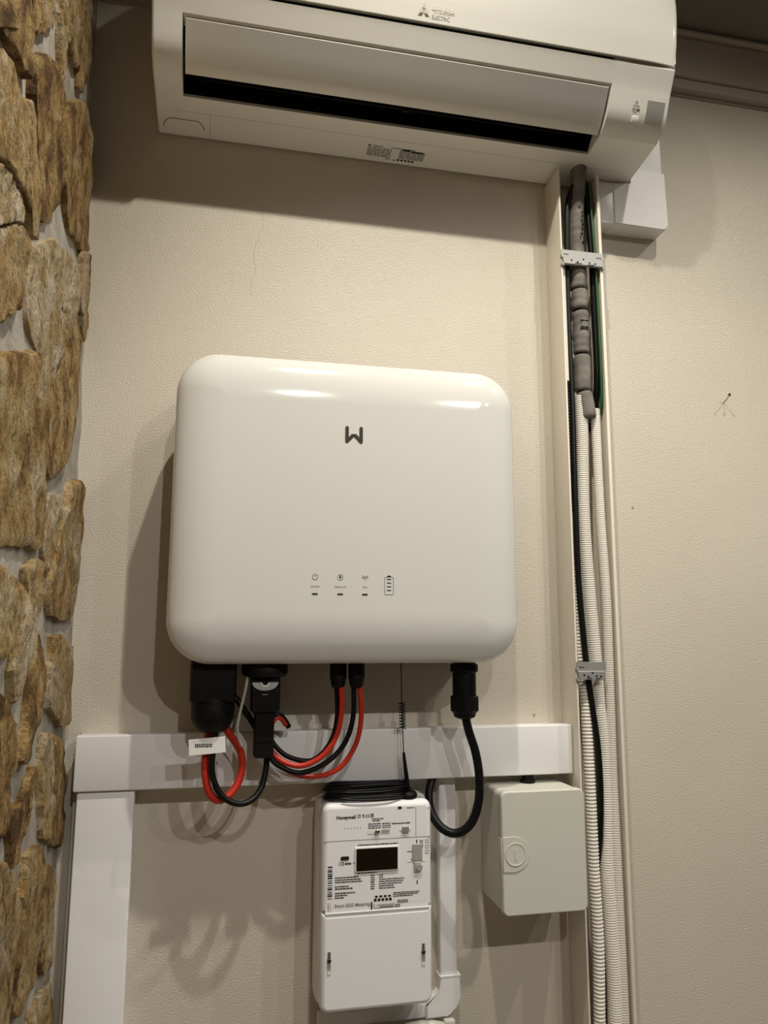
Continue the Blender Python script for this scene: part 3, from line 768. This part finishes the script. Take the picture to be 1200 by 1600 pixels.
# ------------------------------------------------------------------ electricity meter
MTR = thing('electricity_meter', (.057, -.04, -.487), 'white electricity meter with dark display below the horizontal trunking', 'meter')
mx0, mx1 = -.0255, .1395
rr_rings('base_housing', (mx0+mx1)/2, -.346, mx1-mx0+.004, .284, .010, [(0, -.0005), (0, -.040), (.002, -.046)], M['meter'], MTR, 5)
rr_rings('upper_face', (mx0+mx1)/2, -.2797, mx1-mx0, .1494, (.012, .012, .001, .001), [(0, -.044), (0, -.064), (.0010, -.0690), (.0030, -.0725), (.0055, -.0744), (.0080, -.075)], M['meter'], MTR, 6)
rr_rings('terminal_cover', (mx0+mx1)/2, -.4211, mx1-mx0, .1330, (.001, .001, .012, .012), [(0, -.044), (0, -.065), (.0010, -.0700), (.0030, -.0735), (.0055, -.0752), (.0070, -.0757)], M['meter'], MTR, 6)
yM = -.0752
box('cover_seam', mx0+.006, mx1-.006, -.0749, -.060, -.3640, -.3460, M['meter'], MTR)
box('seam_edge', mx0+.006, mx1-.004, -.0765, -.070, -.3556, -.3546, M['tagwhite'], MTR)
box('face_seam', mx0+.004, mx1-.002, -.0754, -.074, -.2572, -.2566, M['greyink'], MTR)
dsp = rr_rings('display_bezel', .0555, -.2842, .0655, .0345, .002, [(0, -.074), (0, -.0768), (.001, -.0774)], M['tagwhite'], MTR, 3)
rr_rings('display_screen', .0555, -.2842, .0615, .0305, .001, [(0, -.0760), (0, -.0777)], M['screen'], dsp, 2)
bm = bmesh.new(); capsule(bm, (.0045, -.2812), (.0120, -.2812), .0026, yM, .0008); bm_link('optical_port', bm, M['ink'], MTR)
rr_rings('push_button', .1165, -.2785, .0150, .0235, .001, [(0, -.074), (0, -.0765), (.0008, -.0770)], M['greywin'], MTR, 3)
rr_rings('button_shutter', .1165, -.2985, .0100, .0140, .001, [(0, -.074), (0, -.0775), (.0008, -.0782)], M['clear'], MTR, 3)
disc_y('shutter_screw', .1185, -.2990, [(.0052, -.0775), (.0052, -.0790), (.0045, -.0795)], M['greywin'], MTR, 16)
bars('shutter_slot', [(.1010, -.2912, .0280, .0012)], M['tagwhite'], MTR, yM, t=.0004)
def screw(x, z):
    s = rr_rings('screw_slot', x, z, .0052, .030, .001, [(0, -.0755), (0, -.0763)], M['greywin'], MTR, 3)
    disc_y('screw_head', x, z+.004, [(.0028, -.0760), (.0028, -.0785), (.0018, -.0795)], M['logo'], s, 14)
    box('slot_end', x-.0024, x+.0024, -.0768, -.0760, z-.0145, z-.0105, M['tagwhite'], s)
    box('screw_blade', x-.0008, x+.0008, -.0770, -.0760, z+.007, z+.0145, M['ink'], s)
screw(-.0130, -.4200); screw(.1250, -.4190)
sl = rr_rings('seal_slot', .0585, -.2465, .034, .0060, .001, [(0, -.0745), (0, -.0757)], M['tagwhite'], MTR, 3)
disc_y('seal_screw', .0555, -.2465, [(.0036, -.0755), (.0036, -.0785), (.0020, -.0795)], M['chrome'], sl, 14)
rr_rings('seal_recess', .0680, -.2465, .0130, .0045, .0005, [(0, -.0752), (0, -.0759)], M['greywin'], sl, 2)
s2 = rr_rings('reset_slot', .0985, -.2455, .018, .0034, .001, [(0, -.0745), (0, -.0757)], M['tagwhite'], MTR, 3)
rr_rings('reset_button', .0985, -.2455, .0100, .0090, .001, [(0, -.0745), (0, -.0775), (.0006, -.078)], M['steel'], s2, 3)
text('maker_name', 'Honeywell', .0068, (-.0052, yM-.0001, -.2270), M['ink'], MTR, width=.0285, bold=.00018)
text('certification_marks', 'CE', .0052, (.0375, yM-.0001, -.2258), M['ink'], MTR, width=.0062)
bars('certification_marks', [(.0262, -.2258, .0050, .0005), (.0262, -.2220, .0050, .0005), (.0262, -.2258, .0005, .004), (.0307, -.2258, .0005, .004), (.0285, -.2245, .001, .002), (.0335, -.2258, .0030, .0006), (.0338, -.2240, .0022, .0022), (.0455, -.2262, .0052, .0006), (.0455, -.2218, .0052, .0006), (.0455, -.2262, .0006, .005), (.0501, -.2262, .0006, .005), (.0470, -.2248, .0022, .0022)], M['ink'], MTR, yM)
text('certification_marks', 'CE', .0062, (-.0008, yM-.0001, -.2905), M['ink'], MTR, width=.0075)
text('product_line', 'Smart EGG Metering', .0062, (-.0062, yM-.0001, -.3470), M['greyink'], MTR, width=.0520, bold=.0001)
def fine_print():
    rnd = random.Random(21); R = []
    def line(x, z, w, h=.0013, dens=.0035):
        a = x
        while a < x+w:
            k = min(rnd.uniform(.4, 1.6)*dens, x+w-a); R.append((a, z, k, h*rnd.uniform(.8, 1.0))); a += k+.0006
    line(.0270, -.2650, .060, .0016)
    line(.0485, -.2292, .017); line(.0485, -.2318, .012)
    for k in range(3):
        line(.0425, -.2362-k*.0030, .019); line(.0635, -.2362-k*.0030, .0125)
    line(.0780, -.2372, .028, .0016)
    for k in range(6): R.append((.008+k*.0045, -.2410, .0007, .0018))
    R.append((.0870, -.2165, .0060, .0036)); line(.1010, -.2158, .011, .0011)
    R.append((.1145, -.2560, .0004, .0420)); R.append((.1330, -.2175, .0016, .0014))
    line(.0085, -.2900, .0095, .0028, .002); line(.0205, -.2888, .004)
    line(.0265, -.3035, .030, .0013)
    for k, w in enumerate((.034, .038, .040)): line(-.0058, -.3080-k*.0031, w, .0016)
    for k, w in enumerate((.020, .026)): line(-.0058, -.3200-k*.0031, w, .0016)
    for k, w in enumerate((.030, .018, .013)): line(-.0058, -.3290-k*.0031, w, .0016)
    for k in range(7):
        line(.0465, -.3075-k*.0030, .0060, .0014); line(.0590, -.3075-k*.0030, (.006, .006, .038, .036, .034, .022, .024)[k], .0013)
    for k, w in enumerate((.040, .038, .030)): line(.0800, -.3330-k*.0024, w, .0012)
    for k in range(2): line(.0865, -.3440-k*.0024, .016, .0012)
    for k in range(4): R.append((.0530+k*.0065, -.3375, .0042, .0026))
    for k in range(5): R.append((.0515+k*.0056, -.3425, .0040, .0036))
    R.extend([(.0515, -.3520, .030, .0006), (.0515, -.3520, .0006, .006), (.0560, -.3480, .026, .0005), (.0600, -.3505, .021, .0008), (.0470, -.3530, .0022, .010)])
    for k in range(2): line(.0825, -.3495-k*.0024, .008, .0011)
    for k in range(15): R.append((-.0165, -.3350+k*.0030, .0068, rnd.choice((.0008, .0012, .0018))))
    for k in range(7): R.append((-.0155, -.3520+k*.0017, .0008, .0012)); R.append((-.0125, -.3520+k*.0017, .0006, .0010))
    R.extend([(.1150, -.2660, .0016, .0050), (.1155, -.3225, .0016, .0050), (.1010, -.2772, .0100, .0007), (.1060, -.2885, .006, .0007)])
    for k in range(5): line(.1205, -.2630-k*.0022, .005, .0010)
    for k in range(3):
        R.extend([(.1290, -.2660-k*.0075, .0050, .0004), (.1290, -.2620-k*.0075, .0050, .0004), (.1290, -.2660-k*.0075, .0004, .004), (.1336, -.2660-k*.0075, .0004, .004)])
    bars('fine_print', R, M['ink'], MTR, yM)['kind'] = 'stuff'
fine_print()

# ------------------------------------------------------------------ antenna and its coiled lead on top of the meter
AN = thing('magnetic_antenna', (.107, -.055, -.204), 'black magnetic base antenna with sprung whip standing on the electricity meter', 'antenna')
lathe('magnet_base', .107, -.055, [(-.2035, .0145), (-.1995, .0145), (-.1960, .0125), (-.1925, .0055)], M['black'], AN, 24)
tube('mast', [(.107, -.055, -.195), (.1052, -.055, -.175), (.1022, -.055, -.150), (.1010, -.055, -.139)], lambda s: .0042-.0021*min(s/.056, 1), M['black'], AN, .004, 10)
tube('whip', [(.1010, -.055, -.140), (.1000, -.055, -.118), (.0985, -.055, -.08), (.0975, -.055, -.04), (.0972, -.055, -.018), (.0970, -.055, .004)], .0008, M['black'], AN, .01, 8)
def spring():
    P = []; n = 9*14
    for k in range(n+1):
        a = 2*math.pi*k/14; z = -.1035+.040*k/n
        P.append((Vector((.0992-.0010*k/n+.0046*math.cos(a), -.055+.0046*math.sin(a), z)), k*.001))
    bm = bmesh.new(); tube_bm(bm, P, .00085, 6); bm_link('spring_coil', bm, M['black'], AN, 60)
spring()
def lead():
    """the thin lead coiled flat on the meter top, ending at the antenna foot"""
    P = []; rnd = random.Random(4); n = 8*40
    for k in range(n+1):
        a = 2*math.pi*k/40; t = int(k/40)
        w = .064-.0018*(t % 4); d = .0150-.0012*(t % 3)
        P.append(Vector((.042+w*math.copysign(abs(math.cos(a))**.75, math.cos(a)), -.0555+d*math.sin(a), -.2016+.0030*k/40*.92+.0008*math.sin(a*3+t))))
    o = bmesh.new(); tube_bm(o, resample(P, .005), .0019, 8)
    tube_bm(o, resample(spline([(.004, -.0740, -.1985), (.020, -.0760, -.2010), (.050, -.0765, -.2020), (.080, -.0740, -.2015), (.097, -.066, -.2005)], .004), .005), .0019, 8)
    tag(bm_link('antenna_lead', o, M['cable_black'], None, 60), 'thin black lead coiled flat on top of the electricity meter', 'cable')
lead()

# ------------------------------------------------------------------ grey junction box
JB = thing('junction_box', (.308, -.05, -.369), 'grey-green plastic enclosure with a round latch beside the open duct', 'enclosure')
jx, jz = (.2403+.3752)/2, (-.369-.1936)/2
rr_rings('body', jx, jz, .1325, .173, .009, [(.0005, -.0005), (0, -.086)], M['boxgrey'], JB, 5)
lid = rr_rings('lid', jx, jz, .1355, .176, .010, [(.001, -.0865), (0, -.0875), (0, -.0965), (.0008, -.0988), (.0022, -.0998)], M['boxgrey'], JB, 6)
def latch():
    bm = bmesh.new(); cx, cz, r = .2590, -.2828, .0248; pts = [(.2412, cz-r), (cx, cz-r)]
    for k in range(1, 16):
        a = math.radians(-90+180*k/16); pts.append((cx+r*math.cos(a), cz+r*math.sin(a)))
    pts += [(cx, cz+r), (.2412, cz+r)]
    f = [bm.verts.new((x, -.1010, z)) for x, z in pts]; g = [bm.verts.new((x, -.0990, z)) for x, z in pts]
    bm.faces.new(f)
    for i in range(len(pts)):
        j = (i+1) % len(pts); bm.faces.new((f[i], f[j], g[j], g[i]))
    bmesh.ops.bevel(bm, geom=[e for e in bm.edges if e.verts[0].co.y < -.1005 and e.verts[1].co.y < -.1005], offset=.0007, segments=2, affect='EDGES')
    l = bm_link('latch', bm, M['boxgrey'], lid, 40)
    disc_y('latch_ring', cx+.0015, cz, [(.0165, -.1005), (.0161, -.1020), (.0151, -.1020), (.0146, -.1014), (.006, -.1014)], M['boxgrey'], JB, 32)
    rr_rings('latch_slot', cx+.0015, cz, .0030, .016, .0012, [(0, -.1010), (0, -.1020)], M['boxgrey'], JB, 3)
    box('latch_side', .2393, .2412, -.0985, -.0880, cz-r+.002, cz+r-.002, M['boxgrey'], JB, .0006)
latch()
lathe('top_gland', .312, -.030, [(-.1945, .012), (-.190, .012), (-.189, .009), (-.1825, .009)], M['black'], JB, 16)

# ------------------------------------------------------------------ open duct with its pipes
DU = thing('open_duct', (.428, -.03, -1.45), 'tall cream plastic duct with its cover removed, running down from the air conditioner', 'duct')
DZ1 = .8720
box('back_plate', .3885, .4685, -.0025, -.0005, FLOOR, DZ1, M['cream_pvc'], DU)
box('side_wall', .3880, .3905, -.058, -.0025, FLOOR, DZ1, M['cream_pvc'], DU, .0006)
box('side_wall', .4660, .4685, -.058, -.0025, FLOOR, DZ1, M['cream_pvc'], DU, .0006)
for a, b in ((.3880, .3914), (.4630, .4685)):
    l = box('front_lip', a, b, -.0605, -.0575, FLOOR, DZ1, M['cream_pvc'], DU, .0008)
box('lip_groove', .3903, .3918, -.056, -.053, FLOOR, DZ1, M['cream_pvc'], DU, .0005)
box('lip_groove', .4642, .4658, -.056, -.053, FLOOR, DZ1, M['cream_pvc'], DU, .0005)

def clip(x0, x1, z0, z1, label, full):
    t = thing('retaining_clip', ((x0+x1)/2, -.062, z0), label, 'clip', 'steel clips across the open duct')
    y = -.0612; zm = z0+(z1-z0)*.50
    rr_rings('plate', (x0+x1)/2, (zm+z1)/2, x1-x0, z1-zm, .0008, [(0, y), (0, y-.0012)], M['steel'], t, 2)
    xr = x1 if full else x1-.002
    rr_rings('ridge', (x0+xr)/2, (z0+zm)/2, xr-x0-.003, zm-z0, .0008, [(0, y), (.0003, y-.0040), (.0012, y-.0048)], M['steel'], t, 2)
    for e in ((x0+.002, 1), (x1-.002, 0)):
        if e[1] == 0 and not full: continue
        box('hook', e[0]-.002, e[0]+.002, y-.0030, y+.004, zm-.002, zm+.0045, M['steel'], t, .0006)
        box('hook', e[0]-.002, e[0]+.002, y-.0042, y+.004, z0-.0030, z0+.0025, M['steel'], t, .0006)
    w = x1-x0; n = 5
    for k in range(n):
        px = x0+w*(.22+.56*k/(n-1)); pz = (z0+zm)/2+(.0006, -.0018, .0042, -.0012, -.0020)[k]
        disc_y('hole', px, pz, [(.0017, y-.0045), (.0017, y-.0050)], M['dark'], t, 12)
    box('slit', x0+w*.30, x0+w*.46, y-.0052, y-.0045, z0+.0022, z0+.0034, M['dark'], t)
    box('slit', x0+w*.60, x0+w*.76, y-.0052, y-.0045, z0+.0016, z0+.0028, M['dark'], t)
    box('notch', x0+.004, x0+.014, y-.0016, y-.0011, zm+.0052, zm+.0062, M['dark'], t)
    if full: box('notch', x1-.014, x1-.004, y-.0016, y-.0011, zm+.0042, zm+.0052, M['dark'], t)
clip(.3875, .4690, .6870, .7155, 'steel clip spanning the whole duct near its top, above the foam sleeves', True)
clip(.3880, .4405, -.0330, -.0040, 'broken steel clip reaching only partway across the duct at mid height', False)

def clampx(pts, lo, hi, y0=None): return [(min(max(p[0], lo), hi), p[1], p[2]) for p in pts]
PI_ = thing('insulated_pipe', (.429, -.045, .41), 'grey foam insulated refrigerant pipe in the upper part of the duct', 'pipe')
def sleeve(pts, r0, r1, name='foam_sleeve', wob=.0012, flat=.9, seed=0):
    P = resample(spline(pts, .003), .0030); L = P[-1][1]
    def rad(s):
        e = min(s, L-s); c = min(1, (e+.0012)/.007); c = math.sqrt(max(0, 1-(1-c)**2))
        return (r0+(r1-r0)*s/L)*(.72+.28*c)+wob*noise.noise(Vector((seed*5.1, s*120, 0)))
    bm = bmesh.new(); tube_bm(bm, P, rad, 18, flat)
    for v in bm.verts: v.co += noise.noise_vector(v.co*70+Vector((seed, 0, 0)))*wob*.8
    return bm_link(name, bm, M['foam'], PI_, 70)
Y0 = -.043
sleeve([(.4345, Y0-.008, .8890), (.4318, Y0-.002, .8415), (.4285, Y0, .78), (.4280, Y0, .7050)], .0155, .0135, seed=1)
sleeve([(.4282, Y0, .7000), (.4265, Y0, .6520)], .0155, .0150, seed=2)
sleeve([(.4295, Y0, .6490), (.4280, Y0, .6130)], .0160, .0160, seed=3)
sw_ = sleeve([(.4300, Y0, .6085), (.4290, Y0, .5310)], .0160, .0158, seed=4)
sleeve([(.4292, Y0, .5265), (.4285, Y0, .4620)], .0163, .0160, seed=5, wob=.0005)
sleeve([(.4300, Y0-.001, .4590), (.4350, Y0-.003, .4120)], .0155, .0165, seed=6, wob=.0004)
tube('pipe_core', [(.4300, Y0, .86), (.4285, Y0, .65), (.4290, Y0, .46)], .0095, M['black'], PI_, .02)
for z in (.587, .575, .5715):
    box('foam_slit', .4210, .4370, Y0-.0168, Y0-.0150, z, z+.0012, M['dark'], sw_)
bm = bmesh.new(); rnd = random.Random(6)
for k in range(9):
    z = .735+.075*k/9; x = .4305+rnd.uniform(-.004, .004)
    add_box(bm, x, x+rnd.uniform(.0015, .004), Y0-.0150, Y0-.0128, z, z+rnd.uniform(.002, .007), .0004, 1)
bm_link('torn_patch', bm, M['dark'], PI_)

BPT = [(0.4424,-0.050,0.8777),(0.4236,-0.049,0.852),(0.4111,-0.048,0.8127),(0.4072,-0.048,0.7618),(0.4055,-0.046,0.6502),(0.4050,-0.046,0.5426),(0.4055,-0.047,0.4488),(0.4035,-0.049,0.2724),(0.4040,-0.049,0.1359),(0.411,-0.050,0.0039),(0.4185,-0.052,-0.0763),(0.425,-0.053,-0.1389),(0.4265,-0.053,-0.2035),(0.4246,-0.050,-0.2722),(0.4270,-0.030,-0.352),(0.427,-0.018,-0.5316),(0.426,-0.015,-0.75),(.426,-.015,-1.1),(.426,-.015,FLOOR+.005)]
cable('black_hose', BPT, .0050, M['cable_black'], 'black hose winding down the left side of the open duct', 'hose', 14)
tag(corrugated('corrugated_conduit', [(0.3968,-0.050,0.700),(0.3968,-0.050,0.6696),(0.3966,-0.050,0.5716),(0.3966,-0.050,0.4761)], .0034, .0034, .0008, M['conduit']), 'thin pale corrugated conduit tucked behind the duct lip left of the foam sleeves', 'conduit')
tag(corrugated('corrugated_conduit', [(0.3966,-0.050,0.4745),(0.3966,-0.050,0.3834),(0.3968,-0.046,0.2698),(0.3970,-.040,.232)], .0034, .0060, .0016, M['black']), 'thin black corrugated conduit below the pale thin one, behind the duct lip', 'conduit')
big = [(0.4035,-0.030,0.2250),(0.4040,-0.034,0.1366),(0.4065,-0.038,0.0193),(0.4105,-0.040,-0.0329),(0.4115,-0.044,-0.0945),(0.4113,-0.048,-0.1937),(0.4124,-0.048,-0.3214),(0.4142,-0.048,-0.3805),(0.4152,-0.048,-0.4534),(0.4121,-0.048,-0.5463),(0.409,-0.047,-0.7),(.408,-.045,-1.0),(.408,-.045,FLOOR+.005)]
tag(corrugated('corrugated_conduit', big, .0092, .0056, .0026, M['conduit'], n=18, per=6), 'coarse ribbed white conduit at the left of the duct, beside the grey-green enclosure', 'conduit')
cA = [(0.4235,-0.043,0.452),(0.4235,-0.043,0.3819),(0.4205,-0.043,0.2394),(0.4258,-0.042,0.1032),(0.4324,-0.040,0.0035),(0.4376,-0.038,-0.0839),(0.4425,-0.037,-0.1322),(0.4435,-0.037,-0.1958),(0.4390,-0.040,-0.3235),(0.4398,-0.042,-0.3981),(0.4414,-0.043,-0.4998),(0.4396,-0.044,-0.6021),(.438,-.044,-.8),(.438,-.044,-1.1),(.438,-.044,FLOOR+.005)]
tag(corrugated('corrugated_conduit', cA, .0115, .0037, .0011, M['conduit'], n=18, per=4), 'fine ribbed white conduit in the middle of the duct, rising into the lowest foam sleeve', 'conduit')
cB = [(0.4500,-0.044,0.4300),(0.4500,-0.045,0.385),(0.4505,-0.046,0.2413),(0.4550,-0.046,0.1039),(0.4560,-0.044,0.0031),(0.4562,-0.042,-0.0851),(0.4564,-0.040,-0.1977),(0.4564,-0.042,-0.3273),(0.4564,-0.043,-0.4179),(0.4564,-0.044,-0.5351),(.4564,-.044,-.7),(.4564,-.044,-1.1),(.4564,-.044,FLOOR+.005)]
tag(corrugated('corrugated_conduit', cB, .0086, .0037, .0010, M['conduit'], n=16, per=4), 'fine ribbed white conduit at the right of the duct, starting beside the lowest foam sleeve', 'conduit')
cable('control_cable', [(0.4520,-0.036,0.8700),(0.4575,-0.040,0.7491),(0.4590,-0.040,0.6),(0.4592,-0.040,0.5),(0.4590,-0.030,0.4450),(0.4585,-.010,.40)], .0060, M['cable_black'], 'black cable lying deep in the duct behind the green one', n=10)
cable('earth_cable', [(0.4560,-0.046,0.8600),(0.4585,-0.050,0.7491),(0.4590,-0.052,0.6929),(0.4595,-0.053,0.6),(0.4598,-0.053,0.5281),(0.4605,-0.051,0.4762),(0.4612,-0.046,0.4350),(0.4620,-.030,.415)], .0025, M['green'], 'green earth cable running down the right side of the duct beside the foam sleeves', n=10)

# ------------------------------------------------------------------ trunking elbow to the right of the duct, under the air conditioner
EB = thing('trunking_elbow', (.545, -.02, .792), 'white plastic trunking elbow emerging from under the right end of the air conditioner', 'trunking')
box('side_piece', .4700, .5080, -.0385, -.0005, .7925, .8750, M['trunk'], EB, .0015)
def elbow_cover():
    bm = bmesh.new(); pts = [(.5075, .7920), (.6100, .7920)]
    for k in range(1, 6):
        t = math.radians(-90+90*k/5); pts.append((.6100+.008*math.cos(t), .8000+.008*math.sin(t)))
    pts += [(.6180, .9080), (.5465, .9080), (.5465, .8750), (.5075, .8750)]
    f = [bm.verts.new((x, -.0402, z)) for x, z in pts]; g = [bm.verts.new((x, -.0005, z)) for x, z in pts]
    bm.faces.new(f); bm.faces.new(g)
    for k in range(len(pts)):
        m = (k+1) % len(pts); bm.faces.new((f[k], f[m], g[m], g[k]))
    bmesh.ops.bevel(bm, geom=[e for e in bm.edges if e.verts[0].co.y < -.04 and e.verts[1].co.y < -.04], offset=.0022, segments=3, affect='EDGES')
    o = bm_link('elbow_cover', bm, M['trunk'], EB, 40)
    for p in o.data.polygons:
        if len(p.vertices) > 4: p.use_smooth = False
elbow_cover()
box('riser', .5460, .6145, -.0365, -.0005, .900, 1.1105, M['trunk'], EB, .0022, 3)

# ------------------------------------------------------------------ nail and small marks in the plaster
NL = thing('nail', (.740, 0, .476), 'small steel nail sticking out of the plaster wall right of the duct', 'nail')
tube('shank', [(.7405, .004, .4745), (.7400, -.010, .4790), (.7378, -.0215, .4838)], .0012, M['nail'], NL, .005, 8)
disc_y('head', .7376, .4842, [(.0030, -.0212), (.0030, -.0224)], M['chrome'], NL, 14)
tube('hairline_crack', [(-.135, -.0001, .765), (-.133, -.0001, .735), (-.139, -.0001, .71), (-.147, -.0001, .68), (-.143, -.0001, .65), (-.150, -.0001, .625), (-.148, -.0001, .60)], .0003, M['crackshade'], wall_back, .006, 5)
for x, z in ((.3385, -.0935), (.5395, .2660)):
    disc_y('plaster_hole', x, z, [(.0022, -.0001), (.0022, -.0006)], M['greyink'], wall_back, 10)
